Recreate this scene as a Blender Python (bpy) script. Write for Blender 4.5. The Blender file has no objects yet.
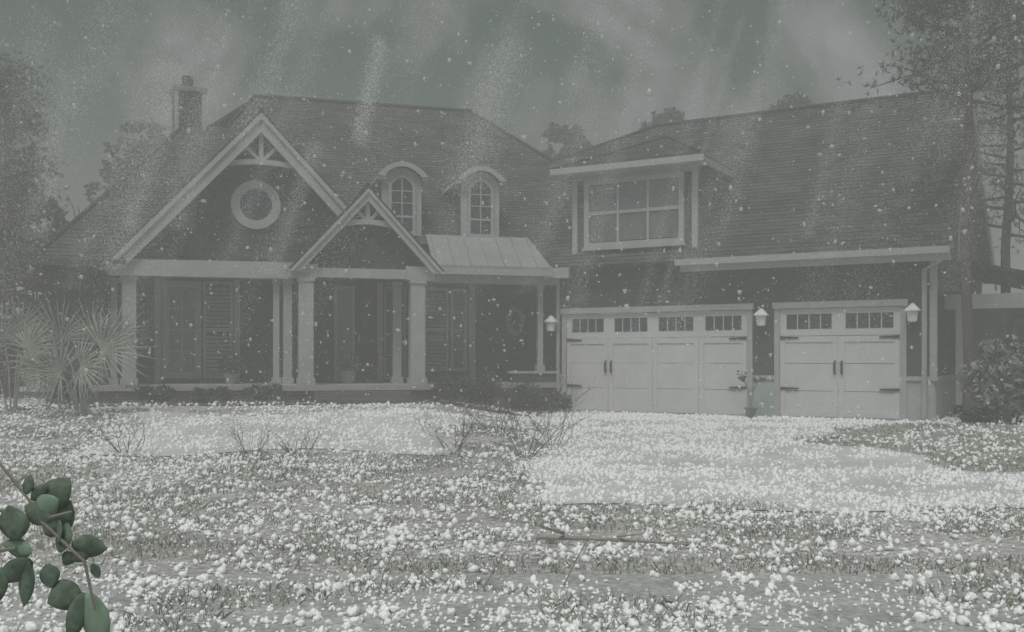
import bpy, math, random
import numpy as np
from mathutils import Vector, Matrix, noise as mnoise
R = math.radians
random.seed(7); rng = np.random.default_rng(7)
sc = bpy.context.scene; col = sc.collection

# ------------------------------------------------------------------ camera, sky, sun, exposure
cam_d = bpy.data.cameras.new('camera'); cam = bpy.data.objects.new('camera', cam_d); col.objects.link(cam)
cam.location = (0, 0, 1.6); cam.rotation_euler = (R(90), 0, 0)
cam_d.sensor_width = 36; cam_d.lens = 36 * 1000 / 1024; cam_d.shift_y = 44 / 1024
cam_d.clip_start = .05; cam_d.clip_end = 2000
sc.camera = cam
SUN_EL, SUN_AZ = 62, 200        # azimuth measured from +Y clockwise: behind the camera, a little to its left
world = bpy.data.worlds.new('World'); sc.world = world; world.use_nodes = True
nt = world.node_tree; N = nt.nodes; Lk = nt.links
bg = N['Background']; bg.inputs['Strength'].default_value = .05
sky = N.new('ShaderNodeTexSky'); sky.sky_type = 'NISHITA'; sky.sun_disc = False
sky.sun_elevation = R(SUN_EL); sky.sun_rotation = R(SUN_AZ); sky.dust_density = 4; sky.air_density = 1.6; sky.ozone_density = .6
hs = N.new('ShaderNodeHueSaturation'); hs.inputs['Saturation'].default_value = .12
Lk.new(sky.outputs[0], hs.inputs['Color'])
tc = N.new('ShaderNodeTexCoord'); nz = N.new('ShaderNodeTexNoise'); nz.inputs['Scale'].default_value = 6.5; nz.inputs['Detail'].default_value = 5
nz.inputs['Roughness'].default_value = .6; nz.inputs['Distortion'].default_value = .5
Lk.new(tc.outputs['Generated'], nz.inputs['Vector'])
cr = N.new('ShaderNodeValToRGB'); cr.color_ramp.elements[0].position = .43; cr.color_ramp.elements[1].position = .66
cr.color_ramp.elements[0].color = (.19, .3, .215, 1); cr.color_ramp.elements[1].color = (.9, .87, .875, 1)
Lk.new(nz.outputs['Fac'], cr.inputs['Fac'])
mx = N.new('ShaderNodeMix'); mx.data_type = 'RGBA'; mx.blend_type = 'MULTIPLY'; mx.inputs[0].default_value = 1
Lk.new(hs.outputs[0], mx.inputs[6]); Lk.new(cr.outputs[0], mx.inputs[7]); Lk.new(mx.outputs[2], bg.inputs['Color'])
sd = bpy.data.lights.new('sun', 'SUN'); sd.energy = 1.5; sd.angle = R(25); sd.color = (1, .99, .98)
sun = bpy.data.objects.new('sun', sd); col.objects.link(sun)
_d = Vector((math.sin(R(SUN_AZ)) * math.cos(R(SUN_EL)), math.cos(R(SUN_AZ)) * math.cos(R(SUN_EL)), math.sin(R(SUN_EL))))
sun.rotation_euler = _d.to_track_quat('Z', 'Y').to_euler(); sun.location = (0, -5, 30)
vs = sc.view_settings; vs.view_transform = 'Standard'; vs.look = 'None'; vs.gamma = 1; vs.exposure = .7
sc.render.engine = 'CYCLES'; cy = sc.cycles
cy.use_denoising = True; cy.max_bounces = 8; cy.volume_bounces = 3; cy.diffuse_bounces = 3; cy.transparent_max_bounces = 8
HAZE = .019

# ------------------------------------------------------------------ materials
def mat(name, c, rough=.8, var=.18, scale=6, bump=0., c2=None, spec=.3, detail=5, stretch=(1, 1, 1), fine=0., fscale=38):
    m = bpy.data.materials.new(name); m.use_nodes = True; t = m.node_tree; n = t.nodes; l = t.links
    b = n['Principled BSDF']; b.inputs['Roughness'].default_value = rough; b.inputs['Specular IOR Level'].default_value = spec
    co = n.new('ShaderNodeTexCoord'); mp = n.new('ShaderNodeMapping'); mp.inputs['Scale'].default_value = stretch
    l.new(co.outputs['Object'], mp.inputs['Vector'])
    z = n.new('ShaderNodeTexNoise'); z.inputs['Scale'].default_value = scale; z.inputs['Detail'].default_value = detail
    z.inputs['Roughness'].default_value = .65; l.new(mp.outputs[0], z.inputs['Vector'])
    r = n.new('ShaderNodeValToRGB'); r.color_ramp.elements[0].position = .3; r.color_ramp.elements[1].position = .7
    c2 = c2 or tuple(min(1, x * (1 + var)) for x in c); c1 = tuple(x * (1 - var) for x in c)
    r.color_ramp.elements[0].color = (*c1, 1); r.color_ramp.elements[1].color = (*c2, 1)
    l.new(z.outputs['Fac'], r.inputs['Fac']); out = r.outputs[0]
    if fine:                            # grain: pebbles, slush and litter too small to model
        zf = n.new('ShaderNodeTexNoise'); zf.inputs['Scale'].default_value = fscale; zf.inputs['Detail'].default_value = 3; l.new(mp.outputs[0], zf.inputs['Vector'])
        rm = n.new('ShaderNodeMapRange'); rm.inputs[1].default_value = .32; rm.inputs[2].default_value = .68; rm.inputs[3].default_value = 1 - fine; rm.inputs[4].default_value = 1 + fine; l.new(zf.outputs['Fac'], rm.inputs[0])
        xm = n.new('ShaderNodeMix'); xm.data_type = 'RGBA'; xm.blend_type = 'MULTIPLY'; xm.inputs[0].default_value = 1; l.new(out, xm.inputs[6]); l.new(rm.outputs[0], xm.inputs[7]); out = xm.outputs[2]
    l.new(out, b.inputs['Base Color'])
    if bump:
        bp = n.new('ShaderNodeBump'); bp.inputs['Strength'].default_value = bump; bp.inputs['Distance'].default_value = .02
        z2 = n.new('ShaderNodeTexNoise'); z2.inputs['Scale'].default_value = scale * 6; z2.inputs['Detail'].default_value = 4
        l.new(mp.outputs[0], z2.inputs['Vector']); l.new(z2.outputs['Fac'], bp.inputs['Height']); l.new(bp.outputs[0], b.inputs['Normal'])
    return m

def brick_mat(name, c1, c2, mortar, bw, bh, ms=.004, rough=.9):
    m = bpy.data.materials.new(name); m.use_nodes = True; t = m.node_tree; n = t.nodes; l = t.links
    b = n['Principled BSDF']; b.inputs['Roughness'].default_value = rough; b.inputs['Specular IOR Level'].default_value = .25
    uv = n.new('ShaderNodeUVMap'); br = n.new('ShaderNodeTexBrick'); l.new(uv.outputs[0], br.inputs['Vector'])
    br.inputs['Scale'].default_value = 1; br.inputs['Brick Width'].default_value = bw; br.inputs['Row Height'].default_value = bh
    br.inputs['Mortar Size'].default_value = ms; br.inputs['Color1'].default_value = (*c1, 1); br.inputs['Color2'].default_value = (*c2, 1)
    br.inputs['Mortar'].default_value = (*mortar, 1); br.inputs['Bias'].default_value = 0
    z = n.new('ShaderNodeTexNoise'); z.inputs['Scale'].default_value = 1.3; z.inputs['Detail'].default_value = 6; l.new(uv.outputs[0], z.inputs['Vector'])
    r = n.new('ShaderNodeMapRange'); r.inputs[1].default_value = .3; r.inputs[2].default_value = .7; r.inputs[3].default_value = .7; r.inputs[4].default_value = 1.35
    l.new(z.outputs['Fac'], r.inputs[0])
    x = n.new('ShaderNodeMix'); x.data_type = 'RGBA'; x.blend_type = 'MULTIPLY'; x.inputs[0].default_value = 1
    l.new(br.outputs['Color'], x.inputs[6]); l.new(r.outputs[0], x.inputs[7]); l.new(x.outputs[2], b.inputs['Base Color'])
    return m

def glass_mat(name, c):
    m = mat(name, c, .12, .25, 1.5, spec=.6); return m

MT = dict(
    shingle=brick_mat('grey_asphalt_shingle', (.045, .047, .046), (.08, .08, .078), (.04, .04, .04), .3, .14, .003),
    siding=mat('dark_lap_siding', (.05, .056, .05), .75, .2, 1.2, stretch=(1, 1, 8)),
    gshake=brick_mat('dark_shake_siding', (.045, .05, .045), (.07, .075, .068), (.025, .025, .025), .2, .2),
    trim=mat('white_painted_trim', (.37, .37, .365), .55, .1, 2.5, bump=.05),
    door=mat('white_garage_paint', (.55, .545, .54), .5, .07, 1.2, bump=.03),
    capgrey=mat('weathered_grey_cap', (.16, .16, .155), .7, .15, 4),
    skirt=mat('pale_green_stucco', (.34, .38, .35), .9, .12, 4, bump=.2),
    dark=mat('black_iron', (.02, .02, .022), .5, .2, 20),
    glass=glass_mat('dark_window_glass', (.025, .03, .03)),
    glass2=glass_mat('grey_window_glass', (.14, .155, .15)),
    frontdoor=mat('dark_stained_door', (.045, .04, .036), .5, .3, 3, stretch=(8, 8, 1)),
    curtain=mat('pale_sidelight', (.27, .27, .25), .8, .15, 4, stretch=(6, 6, .6)),
    shutter=mat('grey_shutter_paint', (.36, .37, .35), .6, .1, 3),
    metal=mat('pale_metal_roof', (.26, .265, .265), .55, .12, 1.6, spec=.5),
    brick=brick_mat('dark_brick', (.09, .07, .06), (.14, .11, .095), (.16, .155, .15), .22, .075, .01),
    stepbrick=mat('dark_brick_step', (.13, .12, .11), .9, .2, 5, bump=.2, fine=.2),
    concrete=mat('porch_concrete', (.34, .34, .33), .9, .15, 3, bump=.2),
    lamp=mat('frosted_lantern_glass', (.75, .74, .7), .4, .05, 5),
    lampmetal=mat('pale_lantern_metal', (.7, .7, .68), .5, .1, 5),
    leafwreath=mat('wreath_foliage', (.36, .38, .32), .8, .3, 10),
    bark=mat('pine_bark', (.085, .07, .06), .95, .35, 9, bump=.6, stretch=(1, 1, .3)),
    barkpale=mat('pale_bark', (.3, .28, .25), .95, .3, 9, bump=.4),
    twig=mat('grey_twig', (.13, .12, .1), .9, .3, 12),
    pine=mat('pine_needles', (.05, .062, .042), .8, .4, 1.2),
    leafd=mat('dark_oak_leaf', (.045, .055, .04), .75, .4, .9),
    leafm=mat('shrub_leaf', (.055, .068, .05), .7, .4, 2.2),
    leafp=mat('pale_tipped_leaf', (.2, .21, .17), .7, .5, 3),
    palm=mat('palmetto_blade', (.26, .27, .225), .6, .4, 2.5),
    leaff=mat('near_green_leaf', (.14, .2, .145), .65, .4, 9, c2=(.24, .33, .24), spec=.2, fine=.2, fscale=60, bump=.1),
    stemf=mat('near_stem', (.2, .19, .16), .8, .2, 20),
    potblue=mat('blue_green_glazed_pot', (.11, .17, .175), .4, .15, 5, spec=.5),
    potgrey=mat('grey_pot', (.3, .3, .29), .7, .15, 5),
    ground=mat('slushy_lawn_soil', (.36, .35, .34), .9, .22, .55, bump=.7, c2=(.5, .49, .48), detail=9, fine=.38, fscale=14),
    path=mat('pale_wet_path', (.33, .33, .32), .7, .2, 1.4, bump=.6, c2=(.46, .47, .46), detail=9, fine=.3, fscale=26),
    drive=mat('driveway_concrete', (.53, .53, .525), .75, .2, .7, bump=.3, detail=8),
    bed=mat('grassy_mound', (.29, .3, .265), .95, .25, 1.2, bump=.7, c2=(.42, .425, .39), detail=9, fine=.4, fscale=14),
    mulch=mat('mulch_bed', (.11, .105, .095), .95, .35, 3, bump=.8),
    grass=mat('dull_grass', (.24, .27, .2), .85, .35, 1.5),
    drygrass=mat('dry_grass', (.36, .355, .31), .85, .3, 1.5),
    fallice=mat('wet_falling_ice', (.75, .77, .77), .3, .1, 14, spec=.5),
    leafl=mat('near_pale_leaf', (.27, .4, .3), .6, .2, 7, c2=(.36, .5, .38), spec=.35),
    hail=mat('white_hail_ice', (.88, .89, .89), .4, .05, 14, spec=.5),
)

def see_through(m, fac, translucent=False):      # wet ice lets part of the light straight through; thin leaves glow
    t = m.node_tree; b = t.nodes['Principled BSDF']; mixn = t.nodes.new('ShaderNodeMixShader'); mixn.inputs[0].default_value = fac
    o = t.nodes.new('ShaderNodeBsdfTranslucent' if translucent else 'ShaderNodeBsdfTransparent')
    if translucent: t.links.new(b.inputs['Base Color'].links[0].from_socket, o.inputs['Color'])
    t.links.new(b.outputs[0], mixn.inputs[1]); t.links.new(o.outputs[0], mixn.inputs[2]); t.links.new(mixn.outputs[0], t.nodes['Material Output'].inputs['Surface'])
see_through(MT['fallice'], .55)
for k in ('leaff', 'leafl'): see_through(MT[k], .4, True)

# ------------------------------------------------------------------ builders
class B:
    """collects faces in one frame; build() links them as one mesh"""
    def __init__(s, fr=None): s.v = []; s.f = []; s.uv = []; s.fr = fr or (lambda u, v, z: Vector((u, v, z)))
    def add(s, vs, fs, uvs=None, raw=False):
        k = len(s.v); s.v += [tuple(p) if raw else tuple(s.fr(*p)) for p in vs]
        for i, f in enumerate(fs): s.f.append([k + j for j in f]); s.uv.append(uvs[i] if uvs else None)
        return s
    def box(s, u0, u1, v0, v1, z0, z1):
        vs = [(u, v, z) for z in (z0, z1) for v in (v0, v1) for u in (u0, u1)]
        return s.add(vs, [(0, 2, 3, 1), (4, 5, 7, 6), (0, 1, 5, 4), (1, 3, 7, 5), (3, 2, 6, 7), (2, 0, 4, 6)])
    def prism(s, poly, v0, v1):          # poly in (u, z), extruded along v
        n = len(poly); vs = [(u, v0, z) for u, z in poly] + [(u, v1, z) for u, z in poly]
        return s.add(vs, [tuple(range(n)), tuple(range(2 * n - 1, n - 1, -1))] + [(i, i + n, (i + 1) % n + n, (i + 1) % n) for i in range(n)])
    def bar(s, a, b, w, v0, v1):         # straight bar from a to b in (u, z), width w
        (x0, z0), (x1, z1) = a, b; L = math.hypot(x1 - x0, z1 - z0); nx, nz = -(z1 - z0) / L * w / 2, (x1 - x0) / L * w / 2
        return s.prism([(x0 - nx, z0 - nz), (x1 - nx, z1 - nz), (x1 + nx, z1 + nz), (x0 + nx, z0 + nz)], v0, v1)
    def ring(s, cu, cz, r0, r1, v0, v1, a0=0, a1=2 * math.pi, n=40):
        closed = abs(a1 - a0 - 2 * math.pi) < 1e-6; m = n if closed else n + 1
        vs = []
        for i in range(m):
            a = a0 + (a1 - a0) * i / n; c, q = math.cos(a), math.sin(a)
            vs += [(cu + r0 * c, v0, cz + r0 * q), (cu + r1 * c, v0, cz + r1 * q), (cu + r1 * c, v1, cz + r1 * q), (cu + r0 * c, v1, cz + r0 * q)]
        fs = []
        for i in range(n):
            p, q = 4 * i, 4 * ((i + 1) % m)
            for j in range(4): fs.append((p + j, p + (j + 1) % 4, q + (j + 1) % 4, q + j))
        if not closed: fs += [(0, 3, 2, 1), (4 * n, 4 * n + 1, 4 * n + 2, 4 * n + 3)]
        return s.add(vs, fs)
    def tube(s, pts, rad, seg=7, raw=True):
        pts = [Vector(p) if raw else s.fr(*p) for p in pts]; n = len(pts); vs = []; fs = []
        up = Vector((.31, .17, .93))
        for i, p in enumerate(pts):
            t = (pts[min(i + 1, n - 1)] - pts[max(i - 1, 0)]).normalized()
            a = t.cross(up); a = a.normalized() if a.length > 1e-4 else t.orthogonal().normalized(); b = t.cross(a); r = rad[i] if hasattr(rad, '__len__') else rad
            vs += [p + (a * math.cos(2 * math.pi * k / seg) + b * math.sin(2 * math.pi * k / seg)) * r for k in range(seg)]
        for i in range(n - 1):
            for k in range(seg): fs.append((i * seg + k, i * seg + (k + 1) % seg, (i + 1) * seg + (k + 1) % seg, (i + 1) * seg + k))
        fs += [tuple(range(seg - 1, -1, -1)), tuple((n - 1) * seg + k for k in range(seg))]
        return s.add(vs, fs, raw=True)
    def lathe(s, c, prof, seg=14):       # prof: (r, z) from the bottom up
        vs = []; fs = []; n = len(prof)
        for r, z in prof: vs += [Vector((c[0] + r * math.cos(2 * math.pi * k / seg), c[1] + r * math.sin(2 * math.pi * k / seg), c[2] + z)) for k in range(seg)]
        for i in range(n - 1):
            for k in range(seg): fs.append((i * seg + k, i * seg + (k + 1) % seg, (i + 1) * seg + (k + 1) % seg, (i + 1) * seg + k))
        fs += [tuple(range(seg - 1, -1, -1)), tuple((n - 1) * seg + k for k in range(seg))]
        return s.add(vs, fs, raw=True)
    def courses(s, pts, h, t, slab=.08, out=None):
        """a plane clad in overlapping courses (shingles or lap boards): pts = convex outline in the frame's coordinates"""
        P = [s.fr(*p) for p in pts]; nrm = Vector((0, 0, 0))
        for i in range(len(P)): nrm += P[i].cross(P[(i + 1) % len(P)])
        nrm.normalize()
        flip = (nrm.z < -.01) if abs(nrm.z) > .01 else (out is not None and nrm.dot(out) < 0)
        if flip: P.reverse(); nrm = -nrm
        b = (Vector((0, 0, 1)) - nrm * nrm.z).normalized(); a = b.cross(nrm); o = P[0]
        q = [((p - o).dot(a), (p - o).dot(b)) for p in P]
        lo = min(y for _, y in q); hi = max(y for _, y in q); uo = random.random() * 5
        def clip(poly, y, keep_above):
            r = []
            for i in range(len(poly)):
                p0, p1 = poly[i], poly[(i + 1) % len(poly)]; i0 = (p0[1] >= y) == keep_above or p0[1] == y; i1 = (p1[1] >= y) == keep_above or p1[1] == y
                if i0: r.append(p0)
                if i0 != i1:
                    f = (y - p0[1]) / (p1[1] - p0[1]); r.append((p0[0] + f * (p1[0] - p0[0]), y))
            return r
        W = lambda x, y, k: o + a * x + b * y + nrm * k
        n = max(1, int(math.ceil((hi - lo) / h)))
        for i in range(n):
            y0, y1 = lo + i * h, min(hi, lo + (i + 1) * h)
            c = clip(clip(q, y0, True), y1, False)
            if len(c) < 3 or y1 - y0 < 1e-4: continue
            tt = t * (.85 + .3 * random.random()); top = [(x, y, tt * (1 - .9 * (y - y0) / h)) for x, y in c]; m = len(top)
            vs = [W(*p) for p in top] + [W(x, y, -.002) for x, y in c]
            uv = [(x + uo, y - lo + 1e-3) for x, y in c]
            s.add(vs, [tuple(range(m))], [uv], raw=True)
            k = len(s.v) - 2 * m
            for j in range(m):
                e = (j + 1) % m; s.f.append([k + j, k + j + m, k + e + m, k + e]); s.uv.append([uv[j], uv[j], uv[e], uv[e]])
        m = len(P); vs = [p - nrm * .003 for p in P] + [p - nrm * slab for p in P]
        s.add(vs, [tuple(range(2 * m - 1, m - 1, -1))] + [(j, j + m, (j + 1) % m + m, (j + 1) % m) for j in range(m)], raw=True)
        return s
    def build(s, name, m, parent=None, smooth=False):
        me = bpy.data.meshes.new(name); me.from_pydata(s.v, [], s.f); me.materials.append(MT[m] if isinstance(m, str) else m)
        if any(s.uv):
            L = me.uv_layers.new(name='UVMap'); arr = np.zeros((len(me.loops), 2), 'f'); k = 0
            for f, u in zip(s.f, s.uv):
                if u: arr[k:k + len(f)] = u
                k += len(f)
            L.data.foreach_set('uv', arr.ravel())
        if smooth: me.polygons.foreach_set('use_smooth', [True] * len(me.polygons))
        o = bpy.data.objects.new(name, me); col.objects.link(o)
        if parent:
            o.parent = parent
            if parent.type == 'EMPTY': o.matrix_parent_inverse = Matrix.Translation(-Vector(parent.location))
        return o

def np_mesh(name, V, T, m, parent=None, smooth=False):
    me = bpy.data.meshes.new(name); V = np.asarray(V, 'f'); T = np.asarray(T, 'i'); k = T.shape[1]
    me.vertices.add(len(V)); me.vertices.foreach_set('co', V.ravel()); me.loops.add(T.size); me.loops.foreach_set('vertex_index', T.ravel())
    me.polygons.add(len(T)); me.polygons.foreach_set('loop_start', np.arange(0, T.size, k, dtype='i'))
    me.update(); me.validate(); me.materials.append(MT[m] if isinstance(m, str) else m)
    if smooth: me.polygons.foreach_set('use_smooth', np.ones(len(me.polygons), bool))
    o = bpy.data.objects.new(name, me); col.objects.link(o)
    if parent:
        o.parent = parent
        if parent.type == 'EMPTY': o.matrix_parent_inverse = Matrix.Translation(-Vector(parent.location))
    return o
def tag(o, label=None, cat=None, group=None, kind=None):
    for k, x in (('label', label), ('category', cat), ('group', group), ('kind', kind)):
        if x: o[k] = x
    return o
def thing(name, loc, label, cat, group=None):
    o = bpy.data.objects.new(name, None); col.objects.link(o); o.location = loc; o.empty_display_size = .3
    return tag(o, label, cat, group)

# ------------------------------------------------------------------ terrain
SLAB = .3
def sm(x, a, b):
    t = np.clip((np.asarray(x, float) - a) / (b - a), 0, 1); return t * t * (3 - 2 * t)
def hgt(X, Y):
    X = np.asarray(X, float); Y = np.asarray(Y, float)
    h = .29 * sm(Y, 9, 21) + .33 * sm(Y, 15.5, 21.2) * sm(-X, -.6, 2.0) * (1 - sm(Y, 30, 45))
    h = h + .17 * sm(X, 5.2, 7.2) * sm(Y, 12.8, 14.6) * (1 - sm(Y, 17.6, 19.2))
    lawn = 1 - sm(Y, 20, 22)
    h = h + lawn * .03 * (np.sin(X * 1.1 + .6 * np.sin(Y * .7)) * np.cos(Y * .9 + .4 * X)) * sm(Y, 7.6, 9.5) * (1 - .8 * sm(X, .5, 2) * sm(Y, 12, 14))
    return h
H1 = lambda x, y: float(hgt(x, y))
def axis(lo, hi, step, far):
    c = np.arange(lo, hi + 1e-6, step); e = []; d = step
    while not e or e[-1] < far: d *= 1.5; e.append((e[-1] if e else 0) + d)
    e = np.array(e); return np.concatenate([lo - e[::-1], c, hi + e])
def grid(name, xs, ys, dz, m, fn=None):
    X, Y = np.meshgrid(xs, ys); Z = hgt(X, Y) + dz; V = np.stack([X, Y, Z], -1).reshape(-1, 3); a, b = len(ys), len(xs)
    i = np.arange(a * b).reshape(a, b); T = np.stack([i[:-1, :-1], i[:-1, 1:], i[1:, 1:], i[1:, :-1]], -1).reshape(-1, 4)
    return np_mesh(name, V, T, m, smooth=True)
def patch(name, A, Bq, Cq, D, n, k, dz, m, wob=0., tuck=0.):      # bilinear sheet A-B (far edge) to D-C (near edge), laid over the ground
    s, t = np.meshgrid(np.linspace(0, 1, n), np.linspace(0, 1, k)); s = s[..., None]; t = t[..., None]
    P = (np.array(A) * (1 - s) + np.array(Bq) * s) * (1 - t) + (np.array(D) * (1 - s) + np.array(Cq) * s) * t
    if wob:
        e = np.minimum(np.minimum(s, 1 - s), np.minimum(t, 1 - t))[..., 0]; w = wob * np.exp(-e * 12)
        P[..., 0] += w * np.sin(P[..., 1] * 1.7 + P[..., 0] * .5); P[..., 1] += w * np.sin(P[..., 0] * 1.5)
    Z = hgt(P[..., 0], P[..., 1]) + dz
    if tuck: Z = Z - tuck * np.exp(-np.minimum(np.minimum(s, 1 - s), np.minimum(t, 1 - t))[..., 0] * 45)      # edges sink into the ground
    V = np.concatenate([P, Z[..., None]], -1).reshape(-1, 3)
    i = np.arange(n * k).reshape(k, n); T = np.stack([i[:-1, :-1], i[1:, :-1], i[1:, 1:], i[:-1, 1:]], -1).reshape(-1, 4)
    return tag(np_mesh(name, V, T, m, smooth=True), kind='structure')
g = grid('ground', axis(-17, 17, .2, 160), axis(-2, 27, .2, 160), 0, 'ground'); tag(g, kind='structure')

# house frames: garage wing (turned to the left) and main wing (turned to the right)
def frame(ox, oy, ang):
    c, s_ = math.cos(R(ang)), math.sin(R(ang))
    return lambda u, v, z: Vector((ox + u * c - v * s_, oy + u * s_ + v * c, z + SLAB))
G = frame(1.295, 25.4, -29.4); M = frame(1.15, 25.5, 16)
gdir = lambda f: (f(0, -1, 0) - f(0, 0, 0))

dq = [tuple(G(-.3, -.02, 0))[:2], tuple(G(8.55, -.02, 0))[:2]]
patch('driveway', dq[0], dq[1], (10, 9.9), (.1, 10.9), 60, 80, .012, 'drive', .25)
patch('path', (-9, 7.37), (9, 7.37), (9, 3), (-9, 3), 140, 40, .02, 'path')
patch('front_walk', (-7.2, 19.3), (-.9, 20.4), (-1.2, 15.6), (-6.4, 15.2), 60, 40, .012, 'drive', .3)
patch('planting_bed', (-12.6, 20.9), (1.0, 24.6), (.6, 23.3), (-12.4, 19.5), 90, 14, .02, 'mulch', .15)
def bed_r(a): return 1 + .13 * np.sin(3 * a + .7) + .08 * np.sin(7 * a) + .05 * np.sin(11 * a + 2)
def in_bed(X, Y):
    dx, dy = (X - 8.6) / 3.5, (Y - 15.9) / 3.3; return np.hypot(dx, dy) < bed_r(np.arctan2(dy, dx))
_r, _a = np.meshgrid(np.linspace(.02, 1, 26), np.linspace(0, 2 * math.pi, 121)); _q = _r * bed_r(_a); _x = 8.6 + 3.5 * _q * np.cos(_a); _y = 15.9 + 3.3 * _q * np.sin(_a)
_i = np.arange(_r.size).reshape(_r.shape); tag(np_mesh('planting_bed', np.stack([_x, _y, hgt(_x, _y) + .05 - .06 * _r ** 10], -1).reshape(-1, 3), np.stack([_i[:-1, :-1], _i[:-1, 1:], _i[1:, 1:], _i[1:, :-1]], -1).reshape(-1, 4), 'bed', smooth=True), kind='structure')

# ------------------------------------------------------------------ the house
house = thing('house', tuple(M(-3, 3, 0)), 'dark sided house with grey shingle roofs, porch gables and an angled two door garage wing', 'house')
HB = lambda fr: B(fr)
KM = .903
zmain = lambda v: 3.5 + KM * (v + .45)
# main wing: walls
B(M).courses([(-11.9, 1.8, .73), (.6, 1.8, .73), (.6, 1.8, 4.6), (-11.9, 1.8, 4.6)], .16, .014, .2, gdir(M)).build('wall', 'siding', house)
B(M).courses([(-11.9, 1.8, 0), (-11.9, 9.4, 0), (-11.9, 9.4, 3.4), (-11.9, 1.8, 3.4)], .16, .014, .2, M(-1, 0, 0) - M(0, 0, 0)).build('wall', 'siding', house)
B(M).box(-11.9, .9, 9.2, 9.4, 0, 3.4).build('wall', 'siding', house)
pf = B(M).box(-12.05, .1, -.16, 1.8, .6, .73).box(-6.9, -3.2, -1.05, -.16, .6, .73).build('porch_floor', 'concrete', house)
def uvbox(b, u0, u1, v, z0, z1, fr):
    b.add([(u0, v, z0), (u1, v, z0), (u1, v, z1), (u0, v, z1)], [(0, 1, 2, 3)], [[(u0, z0), (u1, z0), (u1, z1), (u0, z1)]])
f = B(M).box(-11.95, 0, -.06, 1.7, -.3, .6); uvbox(f, -11.95, 0, -.065, -.3, .6, M); f.build('foundation', 'brick', house)
f = B(M).box(-6.8, -3.3, -.95, -.07, -.3, .6); uvbox(f, -6.8, -3.3, -.955, -.3, .6, M); f.build('foundation', 'brick', house)
for i in range(3): B(M).box(-6.2, -4.0, -1.05 - .3 * (i + 1), -1.05 - .3 * i, -.2, .58 - .15 * i).build('step', 'stepbrick', house)
# beams
B(M).box(-10.65, -6.6, -.26, .1, 3.2, 3.57).build('beam', 'trim', house)
B(M).box(-3.3, .02, -.14, .12, 3.2, 3.52).build('beam', 'trim', house)
B(M).box(-6.72, -3.4, -.94, -.72, 3.2, 3.42).build('beam', 'trim', house)
B(M).box(-6.72, -6.5, -.72, -.14, 3.22, 3.42).build('beam', 'trim', house)
B(M).box(-3.62, -3.4, -.72, -.14, 3.22, 3.42).build('beam', 'trim', house)
B(M).box(-6.75, -6.1, -.97, -.7, 3.18, 3.5).build('beam_block', 'trim', house)
B(M).box(-4.05, -3.38, -.97, -.7, 3.18, 3.5).build('beam_block', 'trim', house)
B(M).box(-11.95, .02, .12, 1.75, 3.44, 3.5).build('porch_ceiling', 'trim', house)
def column(u, v, w, z0=.73, z1=3.2):
    c = B(M).box(u - w / 2, u + w / 2, v - w / 2, v + w / 2, z0 + .16, z1 - .1).build('column', 'trim', house)
    B(M).box(u - w / 2 - .035, u + w / 2 + .035, v - w / 2 - .035, v + w / 2 + .035, z0, z0 + .16).build('base', 'trim', c)
    B(M).box(u - w / 2 - .03, u + w / 2 + .03, v - w / 2 - .03, v + w / 2 + .03, z1 - .1, z1).build('capital', 'trim', c)
column(-10.22, .0, .3); column(-10.6, .5, .14)
B(M).courses([(-11.9, .3, 0), (-10.75, .3, 0), (-10.75, .3, 3.5), (-11.9, .3, 3.5)], .16, .014, .2, gdir(M)).build('wall', 'siding', house)
column(-6.36, -.84, .33); column(-6.72, .0, .2); column(-6.98, .0, .14)
column(-3.78, -.84, .33); column(-4.12, -.02, .2); column(-3.5, .02, .18); column(-.46, .0, .13, 1.02)
B(M).box(-1.25, -.02, -.1, .08, .73, .96).build('knee_wall', 'siding', house)
B(M).box(-1.3, .0, -.14, .12, .96, 1.02).build('rail_cap', 'trim', house)
# roofs of the main wing
E_ = (-8.11, zmain); zl = 7.62; vl = -.45 + (zl - 3.5) / KM; RZ, RV = 8.87, 5.5
rf = B(M)
VC = .3; ZC = zmain(VC)
rf.courses([(-12.15, -.45, 3.5), (-10.3, -.45, 3.5), (-10.1, VC, ZC), (-12.15 + .75 * 2.98 / (vl + .45), VC, ZC)], .14, .013)
rf.courses([(-12.15 + .75 * 2.98 / (vl + .45), VC, ZC), (-8.11, VC, ZC), (-8.11, vl, zl), (-9.17, vl, zl)], .14, .013)
rf.courses([(-3.3, -.45, 3.5), (5.0, -.45, 3.5), (5.0 - .75, VC, ZC), (-3.3, VC, ZC)], .14, .013)
rf.courses([(-8.11, VC, ZC), (5.0 - .75, VC, ZC), (-.95, RV, RZ), (-7.31, RV, RZ), (-8.11, vl, zl)], .14, .013)
rf.courses([(-12.15, -.45, 3.5), (-9.17, vl, zl), (-9.17, vl + .4, zl), (-12.15, 9.6, 3.5)], .14, .013)
rf.courses([(-7.31, RV, RZ), (-8.9, vl, 7.4), (-8.9, RV + 2, 7.4)], .14, .013)
rf.courses([(5, -.45, 3.5), (-.95, RV, RZ), (5, 11.5, 3.5)], .14, .013)
rf.courses([(-.95, RV, RZ), (-7.31, RV, RZ), (-12.15, 11.5, 3.5), (5, 11.5, 3.5)], .14, .013)
roof = rf.build('roof', 'shingle', house)
B().tube([M(-7.35, RV, RZ + .02), M(-.9, RV, RZ + .02)], .07, 6).build('ridge_cap', 'shingle', roof)
B().tube([M(-7.31, RV, RZ + .02), M(-8.11, vl, zl + .03)], .06, 6).build('ridge_cap', 'shingle', roof)
B().tube([M(-.95, RV, RZ + .02), M(2.2, RV - 3.15, RZ - 3.15 * KM + .02)], .06, 6).build('ridge_cap', 'shingle', roof)
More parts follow.
